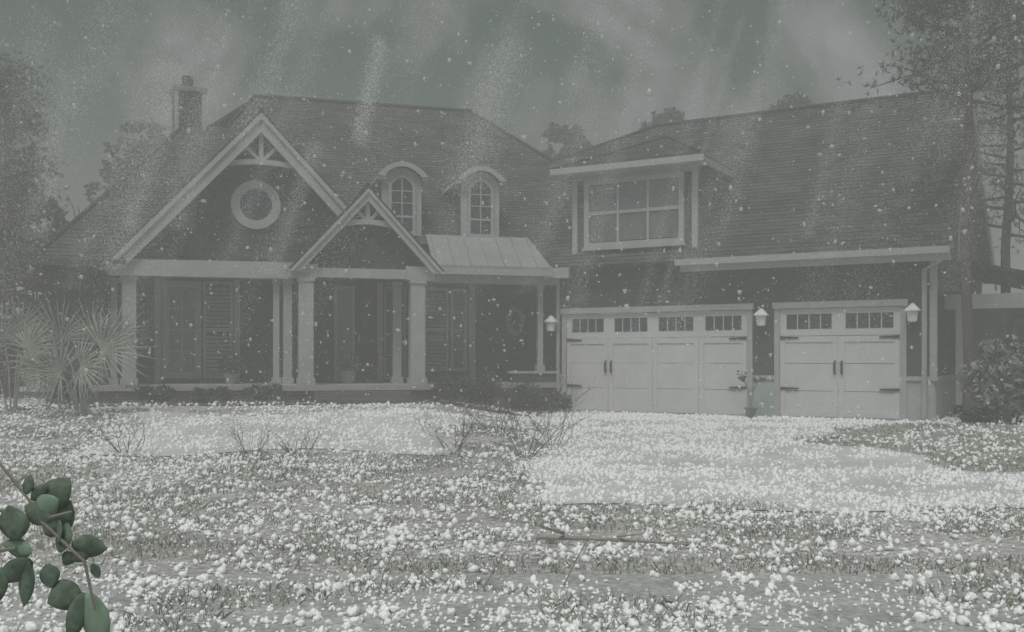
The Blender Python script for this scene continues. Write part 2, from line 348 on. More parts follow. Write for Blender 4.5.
B().tube([M(-12.15, -.45, 3.52), M(-9.17, vl, zl + .02)], .06, 6).build('ridge_cap', 'shingle', roof)
B(M).box(-12.15, -10.66, -.5, -.43, 3.36, 3.5).build('fascia', 'siding', house)
B(M).box(-.5, -.02, -.5, -.43, 3.34, 3.5).build('fascia', 'trim', house)
B(M).box(-12.2, -12.1, -.42, 9.5, 3.36, 3.48).build('fascia', 'siding', house)
# chimney (dark panels, pale corner boards)
_c = M(-9.1, 4.3, 0); CF = frame(_c.x, _c.y, 26)
cb = B(CF).courses([(-.36, -.36, 6.0), (.36, -.36, 6.0), (.36, -.36, 8.5), (-.36, -.36, 8.5)], .16, .012, .1, gdir(CF))
cb.courses([(-.36, -.36, 6.0), (-.36, .36, 6.0), (-.36, .36, 8.5), (-.36, -.36, 8.5)], .16, .012, .1, CF(-1, 0, 0) - CF(0, 0, 0))
cb.box(-.26, .36, -.26, .36, 6.0, 8.5); ch = cb.build('chimney', 'siding', house)
for u, v in ((-.36, -.36), (.34, -.36), (-.36, .34)): B(CF).box(u - .035, u + .055, v - .04, v + .055, 6.0, 8.5).build('corner_board', 'trim', ch)
B(CF).box(-.44, .44, -.44, .42, 8.5, 8.62).build('cap', 'capgrey', ch)
B().lathe(CF(-.02, 0, 8.62), [(.09, 0), (.09, .1), (.15, .11), (.15, .36), (.12, .37)], 14).build('flue', 'dark', ch)
# gables
def gable(uc, hw, z0, za, vf, vb, wallv, chord, mat_wall, boardw, strut, ov=.28):
    k = (za - z0) / hw; zo = z0 - ov * k
    r = B(M)
    r.courses([(uc - hw - ov, vf, zo), (uc - hw - ov, vb, zo), (uc, vb, za), (uc, vf, za)], .14, .013, .07)
    r.courses([(uc + hw + ov, vf, zo), (uc + hw + ov, vb, zo), (uc, vb, za), (uc, vf, za)], .14, .013, .07)
    ro = r.build('gable_roof', 'shingle', house)
    B().tube([M(uc, vf, za + .02), M(uc, vb, za + .02)], .06, 6).build('ridge_cap', 'shingle', ro)
    w = B(M).courses([(uc - hw, wallv, z0 - .1), (uc + hw, wallv, z0 - .1), (uc, wallv, za - .08)], .2, .016, .12, gdir(M)).build('gable_wall', mat_wall, house)
    nx, nz = boardw * k / math.hypot(1, k), boardw / math.hypot(1, k); d = boardw * math.hypot(1, k)
    for s_ in (-1, 1):
        P = [(uc, za - .07), (uc + s_ * (hw + ov), zo - .07), (uc + s_ * (hw + ov - .02 - d / k * .55), zo - .07), (uc, za - .07 - d)]
        P = [(uc, za - .07), (uc + s_ * (hw + ov), zo - .07), (uc + s_ * (hw + ov - d / k), zo - .07), (uc, za - .07 - d)]
        bb = B(M).prism(P, vf + .02, vf + .1).build('barge_board', 'trim', house)
        d2 = d * .32; Q = [(uc, za - .066), (uc + s_ * (hw + ov + .01), zo - .076), (uc + s_ * (hw + ov - d2 / k), zo - .076), (uc, za - .066 - d2)]
        B(M).prism(Q, vf - .03, vf + .016).build('moulding', 'trim', bb)
    # truss: arched chord, king post, two struts
    zc, cw, rise = chord; n = 14; pts = [(uc - cw + 2 * cw * i / n, zc + rise * (1 - ((2 * i / n) - 1) ** 2)) for i in range(n + 1)]
    tb = B(M)
    for p, q in zip(pts, pts[1:]):
        tb.prism([(p[0], p[1] - .06), (q[0], q[1] - .06), (q[0], q[1] + .06), (p[0], p[1] + .06)], vf + .12, vf + .22)
    t = tb.build('truss', 'trim', house)
    B(M).box(uc - .05, uc + .05, vf + .13, vf + .21, zc + rise + .05, za - .2).build('king_post', 'trim', t)
    for s_ in (-1, 1):
        B(M).bar((uc + s_ * .05, zc + rise + .05), (uc + s_ * strut[0], zc + strut[1]), .075, vf + .135, vf + .205).build('strut', 'trim', t)
    return w
gable(-7.33, 3.25, 3.6, 7.08, -.38, 4.2, .22, (5.76, 1.12, .14), 'gshake', .3, (.5, .66), .2)
gable(-4.96, 1.66, 3.52, 5.32, -1.15, 2.2, -.7, (4.36, .8, .14), 'gshake', .19, (.36, .5), .12)
B(M).box(-10.6, -4, .13, .2, 3.5, 3.62).build('fascia', 'trim', house)
# round window
rw = B(M).ring(-7.44, 4.96, .37, .57, .1, .2, n=48).build('round_window', 'trim', house)
B(M).prism([(-7.44 + .38 * math.cos(a * math.pi / 16), 4.96 + .38 * math.sin(a * math.pi / 16)) for a in range(32)], .15, .19).build('pane', 'glass', rw)
# metal porch roof
kr = (4.36 - 3.56) / 1.02
mr = B(M).add([(-3.3, -.52, 3.6), (-.32, -.52, 3.6), (-.62, .5, 4.45), (-3.3, .5, 4.45), (-3.3, -.52, 3.54), (-.32, -.52, 3.54), (-.62, .5, 4.36), (-3.3, .5, 4.36)],
              [(0, 1, 2, 3), (7, 6, 5, 4), (0, 4, 5, 1), (1, 5, 6, 2), (3, 2, 6, 7), (0, 3, 7, 4)]).build('metal_roof', 'metal', house)
for i in range(7):
    u = -3.2 + i * .42
    B().tube([M(u, -.51, 3.625), M(min(u, -.64 if u > -.64 else u), .5, 4.475)], .018, 5).build('seam', 'metal', mr)
B(M).box(-3.3, -.3, -.56, -.47, 3.38, 3.535).build('gutter', 'trim', house)
# dormers with arched heads
def dormer(uc):
    hw, v0, zb, zs, rise = .5, .55, 4.3, 5.86, .36; n = 16
    arch = lambda w, z0, rs: [(uc + w - 2 * w * i / n, z0 + rs * math.sin(math.pi * i / n) ** .8) for i in range(n + 1)]
    d = B(M).prism([(uc - hw, zb), (uc + hw, zb)] + arch(hw, zs, rise - .08), v0, v0 + .1).build('dormer', 'trim', house)
    B(M).box(uc - hw + .01, uc + hw - .01, v0 + .1, 3.0, zb, zs - .02).build('cheek', 'siding', d)
    for s_ in (-1, 1): B(M).box(uc + s_ * (hw + .07) - .075, uc + s_ * (hw + .07) + .075, v0 - .15, 2.4, zs - .1, zs - .005).build('eave_board', 'trim', d)
    o = arch(hw + .14, zs, rise); i_ = arch(hw - .02, zs - .02, rise - .1)
    r = B(M); k = len(o)
    vs = [(u, v0 - .16, z) for u, z in o] + [(u, 3.1, z) for u, z in o] + [(u, v0 - .16, z) for u, z in i_] + [(u, 3.1, z) for u, z in i_]
    fs = []
    for j in range(k - 1): fs += [(j, j + 1, k + j + 1, k + j), (2 * k + j, 3 * k + j, 3 * k + j + 1, 2 * k + j + 1), (j, 2 * k + j, 2 * k + j + 1, j + 1)]
    fs += [(0, k, 3 * k, 2 * k), (k - 1, 3 * k - 1, 4 * k - 1, 2 * k - 1)]
    r.add(vs, fs); r.build('arched_roof', 'shingle', d)
    a1 = B(M)
    for p, q, p2, q2 in zip(o, o[1:], i_, i_[1:]): a1.prism([p, q, q2, p2], v0 - .2, v0 - .155)
    a1.build('arched_cornice', 'trim', d)
    ww = .27; g_ = [(uc - ww, zb + .22), (uc + ww, zb + .22)] + arch(ww, zs - .22, .2)
    w = B(M).prism(g_, v0 - .03, v0 - .004).build('window', 'glass', d)
    fb = B(M)
    for s_ in (-1, 1): fb.box(uc + s_ * (ww + .03) - .035, uc + s_ * (ww + .03) + .035, v0 - .06, v0 - .002, zb + .16, zs - .22)
    for p, q, p2, q2 in zip(arch(ww + .065, zs - .22, .26), arch(ww + .065, zs - .22, .26)[1:], arch(ww - .005, zs - .22, .2), arch(ww - .005, zs - .22, .2)[1:]): fb.prism([p, q, q2, p2], v0 - .06, v0 - .002)
    fb.box(uc - ww - .1, uc + ww + .1, v0 - .09, v0 - .002, zb + .1, zb + .2)
    fb.box(uc - .015, uc + .015, v0 - .05, v0 - .031, zb + .22, zs - .04)
    for z in (.55, .9, 1.2): fb.box(uc - ww, uc + ww, v0 - .052, v0 - .032, zb + z, zb + z + (.05 if z == .55 else .025))
    fb.build('window_frame', 'trim', d)
dormer(-3.9); dormer(-1.88)
# porch windows, doors, shutters
def frame_rect(b, u0, u1, v, z0, z1, w, d=.06):
    b.box(u0, u0 + w, v - d, v, z0, z1).box(u1 - w, u1, v - d, v, z0, z1).box(u0 + w, u1 - w, v - d, v, z1 - w, z1).box(u0 + w, u1 - w, v - d, v, z0, z0 + w); return b
VW = 1.782
def louvre(u0, u1, z0, z1, name='shutter'):
    s_ = frame_rect(B(M), u0, u1, VW, z0, z1, .07, .07).box(u0 + .07, u1 - .07, VW - .06, VW, (z0 + z1) / 2 - .05, (z0 + z1) / 2 + .05).build(name, 'shutter', house)
    proto = None; zz = z0 + .09; half = (z0 + z1) / 2
    while zz < z1 - .12:
        if abs(zz + .03 - half) > .09:
            B(M).add([(u0 + .07, VW - .055, zz), (u1 - .07, VW - .055, zz), (u1 - .07, VW - .01, zz + .06), (u0 + .07, VW - .01, zz + .06), (u0 + .07, VW - .045, zz - .012), (u1 - .07, VW - .045, zz - .012), (u1 - .07, VW, zz + .048), (u0 + .07, VW, zz + .048)],
                     [(0, 1, 2, 3), (7, 6, 5, 4), (0, 4, 5, 1), (1, 5, 6, 2), (2, 6, 7, 3), (3, 7, 4, 0)]).build('slat', 'shutter', s_)
        zz += .1
    B(M).box(u0 + .06, u1 - .06, VW - .008, VW + .004, z0 + .06, z1 - .06).build('backing', 'siding', s_)
    return s_
def sash(u0, u1, z0, z1, nx, nz, fw=.1, pane='glass', v=VW):
    w = frame_rect(B(M), u0, u1, v, z0, z1, fw, .09).build('window', 'trim', house)
    iu0, iu1, iz0, iz1 = u0 + fw, u1 - fw, z0 + fw, z1 - fw
    for i in range(nx):
        for j in range(nz):
            a, b = iu0 + (iu1 - iu0) * i / nx + .015, iu0 + (iu1 - iu0) * (i + 1) / nx - .015; c, d = iz0 + (iz1 - iz0) * j / nz + .015, iz0 + (iz1 - iz0) * (j + 1) / nz - .015
            B(M).box(a, b, v - .035, v - .005, c, d).build('pane', pane, w)
    B(M).box(iu0, iu1, v - .03, v - .002, iz0, iz1).build('muntin_grid', 'trim', w)
    return w
sash(-9.62, -8.7, .85, 3.25, 2, 4, .15, 'glass2')
louvre(-8.66, -7.95, .85, 3.25)
B(M).box(-7.93, -7.78, VW - .06, VW, .75, 3.3).build('door_trim', 'trim', house)
B(M).box(-9.8, -9.64, VW - .06, VW, .75, 3.3).build('door_trim', 'trim', house)
# front door with pale sidelight
sl = frame_rect(B(M), -5.45, -4.92, VW, .76, 3.2, .08, .08).build('sidelight', 'trim', house)
B(M).box(-5.37, -5.0, VW - .03, VW - .004, .84, 3.12).build('pane', 'curtain', sl)
fd = B(M).box(-4.88, -4.36, VW - .05, VW - .002, .76, 3.2).build('front_door', 'frontdoor', house)
for z in (.9, 1.7, 2.5): B(M).box(-4.8, -4.44, VW - .065, VW - .051, z, z + .6).build('panel', 'frontdoor', fd)
B().tube([M(-4.82, VW - .09, 1.75), M(-4.82, VW - .09, 1.95)], .018, 6).build('handle', 'lampmetal', fd)
B(M).box(-4.34, -4.2, VW - .1, VW, .75, 3.3).build('door_trim', 'trim', house)
sash(-4.16, -3.6, .8, 3.2, 1, 4, .04)
louvre(-3.1, -2.45, 1.0, 3.2); sash(-2.4, -1.95, 1.0, 3.2, 1, 4, .08)
B(M).box(-1.9, -1.72, VW - .07, VW, .75, 3.35).build('door_trim', 'trim', house)
# ---- garage wing
KG = .977; zg = lambda v: 3.62 + KG * (v + .4); WG = 12.6
go = gdir(G); gr = G(1, 0, 0) - G(0, 0, 0)
w = B(G)
w.courses([(-.22, 0, .92), (0, 0, .92), (0, 0, 3.6), (-.22, 0, 3.6)], .16, .014, .2, go)
w.courses([(-.2, 0, 2.58), (8.72, 0, 2.58), (8.72, 0, 3.6), (-.2, 0, 3.6)], .16, .014, .2, go)
w.courses([(4.88, 0, .92), (5.38, 0, .92), (5.38, 0, 2.58), (4.88, 0, 2.58)], .16, .014, .2, go)
w.courses([(8.2, 0, .92), (8.72, 0, .92), (8.72, 0, 2.58), (8.2, 0, 2.58)], .16, .014, .2, go)
w.courses([(.34, 0, 3.6), (3.54, 0, 3.6), (3.54, 0, 6.0), (.34, 0, 6.0)], .16, .014, .2, go)
w.build('wall', 'siding', house)
B(G).courses([(8.72, 0, 0), (8.72, WG, 0), (8.72, WG, 3.9), (8.72, 4, 7.8), (8.72, 0, 3.6)], .16, .014, .2, gr).build('gable_wall', 'siding', house)
B(G).box(-.2, 8.7, WG - .2, WG, 0, 3.6).build('wall', 'siding', house)
for u, o_ in ((3.54, gr), (.34, -gr)): B(G).courses([(u, 0, 3.6), (u, 2.6, 3.6), (u, 2.6, 6.0), (u, 0, 6.0)], .16, .014, .1, o_).build('dormer_cheek', 'siding', house)
for a, b_ in ((-.22, 0), (4.88, 5.38), (8.2, 8.75)): B(G).box(a, b_, -.03, .02, 0, .86).build('skirting', 'skirt', house)
B(G).box(8.7, 8.78, .02, WG, 0, .86).build('skirting', 'skirt', house)
B(G).box(-.22, 0, -.07, .02, .86, .95).build('ledge', 'trim', house)
B(G).box(4.88, 5.38, -.07, .02, .86, .95).build('ledge', 'trim', house)
B(G).box(8.2, 8.82, -.07, .02, .86, .95).build('ledge', 'trim', house)
B(G).box(8.74, 8.82, .02, WG, .86, .95).build('ledge', 'trim', house)
# roof
gf = B(G)
gf.courses([(-1.6, -.4, 3.62), (9.1, -.4, 3.62), (9.1, 4, 7.92), (.99, 4, 7.92), (-1.9, 3.1, zg(3.1))], .14, .013, .1)
gf.courses([(-1.6, 13, 3.85), (9.1, 13, 3.85), (9.1, 4, 7.92), (.99, 4, 7.92)], .14, .013, .1)
gf.courses([(.99, 4, 7.92), (-1.9, 3.1, zg(3.1)), (-3.2, 5, 6.2), (-1.6, 13, 3.85)], .14, .013, .1)
groof = gf.build('garage_roof', 'shingle', house)
B().tube([G(.99, 4, 7.95), G(9.12, 4, 7.95)], .06, 6).build('ridge_cap', 'shingle', groof)
B().tube([G(.99, 4, 7.95), G(-1.9, 3.1, zg(3.1) + .02)], .05, 6).build('ridge_cap', 'shingle', groof)
for P, m_ in (([(4, 7.88), (-.45, 3.54), (-.2, 3.44), (4, 7.55)], 'siding'), ([(4, 7.88), (13.05, 3.8), (12.7, 3.5), (4, 7.4)], 'trim')):
    B(lambda u, v, z: G(v, u, z)).prism(P, 9.1, 9.16).build('barge_board', m_, house)
B(G).box(3.3, 9.1, -.5, -.4, 3.36, 3.64).build('fascia', 'trim', house)
B(G).box(3.3, 9.1, -.4, -.03, 3.4, 3.45).build('soffit', 'trim', house)
B(G).box(3.2, 9.1, -.6, -.5, 3.5, 3.64).build('gutter', 'trim', house)
B(G).box(-.35, .4, -.5, -.4, 3.34, 3.6).build('fascia', 'trim', house)
# dormer hip roof over the upstairs window
pk, bk = (2.25, 1.5, 7.0), (2.25, 3.05, 7.0)
dr = B(G)
dr.courses([(-.08, -.45, 6.05), (3.86, -.45, 6.05), pk], .14, .012, .07)
dr.courses([(3.86, -.45, 6.05), (3.86, 2.1, 6.05), bk, pk], .14, .012, .07)
dr.courses([(-.08, -.45, 6.05), (-.08, 2.1, 6.05), bk, pk], .14, .012, .07)
drf = dr.build('dormer_roof', 'shingle', house)
for e in ((-.08, -.45, 6.07), (3.86, -.45, 6.07)): B().tube([G(*e), G(pk[0], pk[1], pk[2] + .02)], .045, 6).build('hip_cap', 'shingle', drf)
B(G).box(-.1, 3.88, -.53, -.45, 5.91, 6.06).build('fascia', 'trim', house)
B(G).box(3.8, 3.88, -.45, 2.0, 5.86, 6.02).build('fascia', 'trim', house)
B(G).box(-.1, -.02, -.45, 2.0, 5.86, 6.02).build('fascia', 'trim', house)
B(G).box(-.02, 3.8, -.45, 0, 5.88, 5.94).build('soffit', 'trim', house)
B(G).box(.3, 3.58, -.05, .02, 5.78, 5.88).build('frieze', 'trim', house)
for u in (.36, 3.5): B(G).box(u - .07, u + .07, -.06, .03, 3.95, 5.78).build('corner_board', 'trim', house)
bw = frame_rect(B(G), .64, 3.25, -.016, 4.08, 5.78, .13, .1).build('window', 'trim', house)
for i in range(3):
    for j in range(2):
        a = .77 + .785 * i; zc = 4.21 + .74 * j
        B(G).box(a + .03, a + .745, -.06, -.02, zc + .03, zc + .69).build('pane', 'glass2', bw)
for i in (1, 2): B(G).box(.77 + .785 * i - .035, .77 + .785 * i + .025, -.1, -.017, 4.21, 5.65).build('mullion', 'trim', bw)
B(G).box(.77, 3.12, -.09, -.0175, 4.9, 4.98).build('mullion', 'trim', bw)
B(G).box(.6, 3.3, -.16, -.016, 4.02, 4.08).build('sill', 'trim', bw)
# gable end window
ge = lambda u, v, z: G(8.74 + v, u, z)
wn = frame_rect(B(ge), 5.0, 6.6, .07, 3.8, 6.0, .14, .07).build('window', 'trim', house)
B(ge).box(5.14, 6.46, .0, .03, 3.94, 4.8).build('pane', 'glass', wn); B(ge).box(5.14, 6.46, .0, .03, 4.88, 5.86).build('pane', 'glass', wn)
B(ge).box(5.14, 6.46, .0, .05, 4.8, 4.88).build('mullion', 'trim', wn)
B(G).box(8.66, 8.8, -.05, .09, .95, 3.4).build('corner_board', 'trim', house)
# downspouts
def spout(pts, r): B().tube(pts, r, 8).build('downspout', 'trim', house)
spout([G(9.0, -.5, 3.5), G(8.9, -.45, 3.36), G(8.56, -.1, 3.2), G(8.56, -.1, .1), G(8.56, -.25, .04)], .055)
spout([G(-.12, -.3, 3.45), G(-.1, -.08, 3.2), G(-.1, -.08, .1), G(-.1, -.22, .04)], .045)
# garage doors
def garage_door(u0, u1, nwin):
    fb = frame_rect(B(G), u0, u1, .0, -.12, 2.58, .12, .06)
    fb.box(u0 - .03, u1 + .03, -.1, -.06, 2.46, 2.6)
    d = fb.build('garage_door', 'trim', house)
    a, b = u0 + .12, u1 - .12; n = nwin; w_ = (b - a) / n
    for r in range(4):
        z0, z1 = .0 + .615 * r, .0 + .615 * (r + 1) - .012
        if r < 3: B(G).box(a, b, -.02, .03, z0, z1).build('panel', 'door', d)
        else:
            p = B(G).box(a, b, .0, .03, z0, z1)
            p.box(a, b, -.02, 0, z0, z0 + .14).box(a, b, -.02, 0, z1 - .12, z1)
            for i in range(n + 1):
                c0 = a + w_ * i; p.box(max(a, c0 - .14), min(b, c0 + .14), -.02, 0, z0 + .14, z1 - .12)
            p.build('panel', 'door', d)
    # raised stiles that make the carriage-door leaves
    for i in range(n):
        c0, c1 = a + w_ * i, a + w_ * (i + 1)
        st = B(G).box(c0 + .02, c0 + .12, -.04, -.02, .04, 1.82).box(c1 - .12, c1 - .02, -.04, -.02, .04, 1.82).box(c0 + .12, c1 - .12, -.04, -.02, .04, .16).box(c0 + .12, c1 - .12, -.04, -.02, 1.7, 1.82)
        st.build('stile', 'door', d)
        for k in range(4):
            x0 = c0 + .14 + (w_ - .28) * k / 4
            B(G).box(x0 + .015, x0 + (w_ - .28) / 4 - .015, -.012, -.002, 2.0, 2.34).build('pane', 'glass', d)
    for s_, u in ((1, a + .02), (-1, b - .02)):
        for z in (.66, 1.8):
            B(G).prism([(u, z - .03), (u + s_ * .38, z - .018), (u + s_ * .42, z), (u + s_ * .38, z + .018), (u, z + .03)][::s_], -.062, -.04).build('hinge', 'dark', d)
    return d, a, w_
d1, a1, w1 = garage_door(0, 4.88, 4); d2, a2, w2 = garage_door(5.38, 8.2, 2)
for d, u in ((d1, a1 + w1), (d2, a2 + w2)):
    for s_ in (-1, 1): B().tube([G(u + s_ * .075, -.045, 1.0), G(u + s_ * .075, -.09, 1.03), G(u + s_ * .075, -.09, 1.24), G(u + s_ * .075, -.045, 1.27)], .028, 6).build('handle', 'dark', d)
# side porch at the right end of the garage
SP = lambda u, v, z: G(8.8 + u, v, z)
B(SP).courses([(.0, 1.2, 3.6), (0, 7.4, 3.6), (3.4, 7.4, 2.75), (3.4, 1.2, 2.75)], .14, .012, .08).build('side_porch_roof', 'shingle', house)
B(SP).box(.02, 3.4, 1.22, 1.34, 2.42, 2.74).box(3.28, 3.4, 1.34, 7.4, 2.42, 2.74).build('beam', 'trim', house)
for u, v in ((.35, 1.3), (3.3, 1.3), (3.3, 5)):
    B(SP).box(u - .11, u + .11, v - .07, v + .11, 0, 2.42).build('column', 'trim', house)
B(SP).courses([(.05, 4.6, 0), (3.3, 4.6, 0), (3.3, 4.6, 2.7), (.05, 4.6, 2.7)], .16, .014, .1, go).build('wall', 'curtain', house)
wp = frame_rect(B(SP), 1.2, 2.4, 4.58, .95, 2.3, .1, .08).build('window', 'trim', house); B(SP).box(1.3, 2.3, 4.54, 4.57, 1.05, 2.2).build('pane', 'glass', wp)
# ------------------------------------------------------------------ lanterns, wreath, pots
def lantern(fr, u, v, z, label):
    p = fr(u, v, z); t = thing('wall_lantern', tuple(p), label, 'lantern', 'wall lanterns beside the garage doors')
    B(fr).box(u - .07, u + .07, v - .03, v, z - .14, z + .16).build('back_plate', 'lampmetal', t)
    q = fr(u, v - .17, z)
    B().tube([fr(u, v - .03, z + .1), fr(u, v - .1, z + .22), fr(u, v - .17, z + .2)], .018, 6).build('arm', 'lampmetal', t)
    B().lathe(q + Vector((0, 0, -.18)), [(.05, 0), (.1, .02), (.125, .22), (.125, .24)], 6).build('glass', 'lamp', t)
    B().lathe(q + Vector((0, 0, .06)), [(.18, 0), (.17, .025), (.07, .12), (.035, .16)], 6).build('hood', 'lampmetal', t)
lantern(G, 5.12, -.02, 2.25, 'white wall lantern on the dark strip between the two garage doors')
lantern(G, 8.34, -.02, 2.28, 'white wall lantern right of the single garage door near the corner')
lantern(M, -.22, .1 - .1, 2.2, 'white wall lantern between porch post and downspout left of the garage')
p = M(-.62, 1.76, 2.35); wr = B(M)
for i in range(70):
    a = 2 * math.pi * i / 70; cu, cz = -.62 + .2 * math.cos(a), 2.35 + .33 * math.sin(a)
    for k in range(4):
        e = [random.uniform(-.09, .09) for _ in range(6)]
        wr.add([(cu, 1.7, cz), (cu + e[0], 1.69 + e[1] * .4, cz + e[2]), (cu + e[3], 1.71 + e[4] * .3, cz + e[5])], [(0, 1, 2)])
wreath = wr.build('wreath', 'leafwreath'); tag(wreath, 'oval pale leaf wreath hanging on the dark porch wall', 'wreath')

def leaf_cloud(cs, rs, n, size, flat=.5):
    """n small leaf quads spread through ellipsoids; returns V, T"""
    cs = np.array(cs, float); rs = np.array(rs, float); w = rs.prod(1) ** .67; w /= w.sum()
    k = rng.choice(len(cs), n, p=w); d = rng.normal(size=(n, 3)); d /= np.linalg.norm(d, axis=1)[:, None]
    r = rng.random(n) ** .45; P = cs[k] + d * rs[k] * r[:, None]
    a = rng.normal(size=(n, 3)); a /= np.linalg.norm(a, axis=1)[:, None]; b = np.cross(a, rng.normal(size=(n, 3))); b /= np.linalg.norm(b, axis=1)[:, None]
    s = size * (.6 + .8 * rng.random(n))[:, None]; a = a * s; b = b * s * flat
    V = np.stack([P - a, P + b * .8 - a * .1, P + a, P - b * .8 + a * .1], 1).reshape(-1, 3); T = np.arange(4 * n).reshape(n, 4)
    return V, T
def pot_plant(loc, pr, ph, label, mpot, leafm, shape):
    t = thing('potted_plant', loc, label, 'plant'); l = Vector(loc)
    B().lathe(l, [(pr * .65, 0), (pr * .9, ph * .6), (pr, ph * .9), (pr * 1.08, ph * .92), (pr * 1.08, ph), (pr * .9, ph), (pr * .88, ph * .93)], 16).build('pot', mpot, t)
    if shape == 'tall':
        st = B(); tops = []
        for k in range(5):
            a = random.uniform(0, 6.28); tip = l + Vector((.22 * math.cos(a), .12 * math.sin(a), ph + .62 + .2 * random.random())); tops.append(tip)
            st.tube([l + Vector((0, 0, ph * .9)), l + Vector((.05 * math.cos(a), .05 * math.sin(a), ph + .4)), tip], [.025, .02, .008], 6)
        st.build('stem', 'barkpale', t); V, T = leaf_cloud(tops, [(.12, .1, .08)] * 5, 90, .05); np_mesh('foliage', V, T, leafm, t)
    else:
        V, T = leaf_cloud([l + Vector((0, 0, ph + .2))], [(.3, .28, .28)], 700, .06); np_mesh('foliage', V, T, leafm, t)
        B().tube([l + Vector((0, 0, ph * .9)), l + Vector((0, 0, ph + .3))], .02, 6).build('stem', 'twig', t)
q = G(4.98, -.55, 0); pot_plant((q.x, q.y, H1(q.x, q.y)), .14, .24, 'bare stemmed plant in a small blue green pot between the garage doors', 'potblue', 'leafm', 'tall')
q = M(-8.0, .55, .73); pot_plant(tuple(q), .17, .26, 'bushy round potted plant on the left porch in front of the shutter', 'potgrey', 'leafm', 'bushy')
q = M(-5.25, .4, .73); pot_plant(tuple(q), .2, .3, 'low pale pot with a small plant beside the front door', 'potgrey', 'leafp', 'bushy')

# ------------------------------------------------------------------ trees
def branch_mesh(b, p0, dirn, L, r, depth, tips, bend=.3, seg=6):
    pts = [Vector(p0)]; d = Vector(dirn).normalized(); n = 4
    for i in range(n):
        d = (d + Vector((random.uniform(-bend, bend), random.uniform(-bend, bend), random.uniform(-bend * .5, bend * .6)))).normalized(); pts.append(pts[-1] + d * L / n)
    b.tube(pts, [r * (1 - .65 * i / n) for i in range(n + 1)], seg)
    tips.append(pts[-1])
    if depth:
        for k in range(3):
            j = random.randint(1, n); e = (d + Vector((random.uniform(-1, 1), random.uniform(-1, 1), random.uniform(-.3, .9)))).normalized()
            branch_mesh(b, pts[j], e, L * random.uniform(.5, .7), r * .45, depth - 1, tips, bend, 5)
def broad_tree(x, y, top, rad, trunk_h, n, label, m='leafd', leaf=.12, group=None):
    z0 = H1(x, y); t = thing('tree', (x, y, z0), label, 'tree', group); tips = []; b = B()
    b.tube([(x, y, z0 - .2), (x + .1, y, z0 + trunk_h * .6), (x, y + .1, z0 + trunk_h)], [.24, .18, .14], 8)
    for k in range(6):
        a = 2 * math.pi * k / 6 + random.random(); branch_mesh(b, (x, y, z0 + trunk_h * random.uniform(.6, 1)), (math.cos(a), math.sin(a), 1.1), (top - trunk_h) * .55, .1, 1, tips)
    b.build('trunk', 'bark', t)
    cs = []; rs = []
    for k in range(330):
        u = rng.random() ** .8; hz = trunk_h * .7 + (top - trunk_h * .7) * u; rr = rad * math.sqrt(max(.08, 1 - ((u - .4) / .62) ** 2)); a = rng.random() * 6.28; q = rng.random() ** .5 * rr
        cs.append((x + q * math.cos(a), y + q * math.sin(a), z0 + hz - .25)); s_ = rng.uniform(.1, .33); rs.append((s_, s_, s_ * .75))
    V, T = leaf_cloud(cs, rs, n, leaf); np_mesh('crown', V, T, m, t)
    return t
def pine_tree(x, y, top, crown_from, rad, r0, label, lean=(0, 0), n_br=42, group='tall pines at the right edge', taper=.6, tufts=19):
    z0 = H1(x, y); t = thing('pine_tree', (x, y, z0), label, 'tree', group); b = B()
    pts = [Vector((x + lean[0] * k / 8 + .05 * math.sin(k * 1.7), y + lean[1] * k / 8, z0 - .2 + (top + .2) * k / 8)) for k in range(9)]
    b.tube(pts, [r0 * (1 - .085 * k) for k in range(9)], 10); b.build('trunk', 'bark', t)
    lb = B(); tips = []
    for k in range(n_br):
        u = k / n_br; hz = crown_from + (top - crown_from) * u; f = hz / top; c = pts[0].lerp(pts[-1], f) ; c.z = z0 + hz
        a = k * 2.4 + random.uniform(-.4, .4); L = rad * (1 - taper * u) * random.uniform(.55, 1.05)
        branch_mesh(lb, c, (math.cos(a), math.sin(a), random.uniform(-.15, .35)), L, .045, 1, tips, .25, 5)
    lb.build('limbs', 'bark', t)
    # needle tufts: thin blades radiating from the twig ends
    tp = np.array([tuple(p) for p in tips]); C = np.repeat(tp, tufts, 0) + rng.normal(size=(len(tp) * tufts, 3)).clip(-1.6, 1.6) * np.array([.3, .3, .2]); n = 10
    P = np.repeat(C, n, 0); d = rng.normal(size=P.shape); d[:, 2] += .35; d /= np.linalg.norm(d, axis=1)[:, None]; Ln = rng.uniform(.07, .16, len(P))[:, None]
    s = np.cross(d, rng.normal(size=P.shape)); s /= np.linalg.norm(s, axis=1)[:, None]; s *= .009
    V = np.stack([P - s, P + s, P + d * Ln], 1).reshape(-1, 3); T = np.arange(len(V)).reshape(-1, 3); np_mesh('crown', V, T, 'pine', t)
    return t
pine_tree(9.15, 20.1, 10.6, 6.5, 1.75, .12, 'nearer tall pine trunk rising in front of the garage corner')
pine_tree(12.9, 26.2, 11.6, 4.6, 2.9, .15, 'slimmer pine standing behind the right end of the garage', (.2, 0))
pine_tree(-12.9, 25.6, 8.5, .9, 1.9, .14, 'narrow feathery conifer rising at the left edge beside the house', n_br=70, group=None, taper=.85, tufts=15)
broad_tree(-12.9, 35, 9.5, 2.0, 3, 4200, 'tree showing behind the left roof slope below the chimney', leaf=.13)
broad_tree(2.35, 43, 11.6, 2.0, 4, 7000, 'small crown showing in the gap between the two main roofs', leaf=.15)
broad_tree(6.6, 42, 11.9, 2.4, 4, 7000, 'treetop just above the left end of the garage ridge', leaf=.15)
broad_tree(11.2, 40, 11.9, 2.2, 4, 7000, 'treetop just above the middle of the garage ridge', leaf=.15)
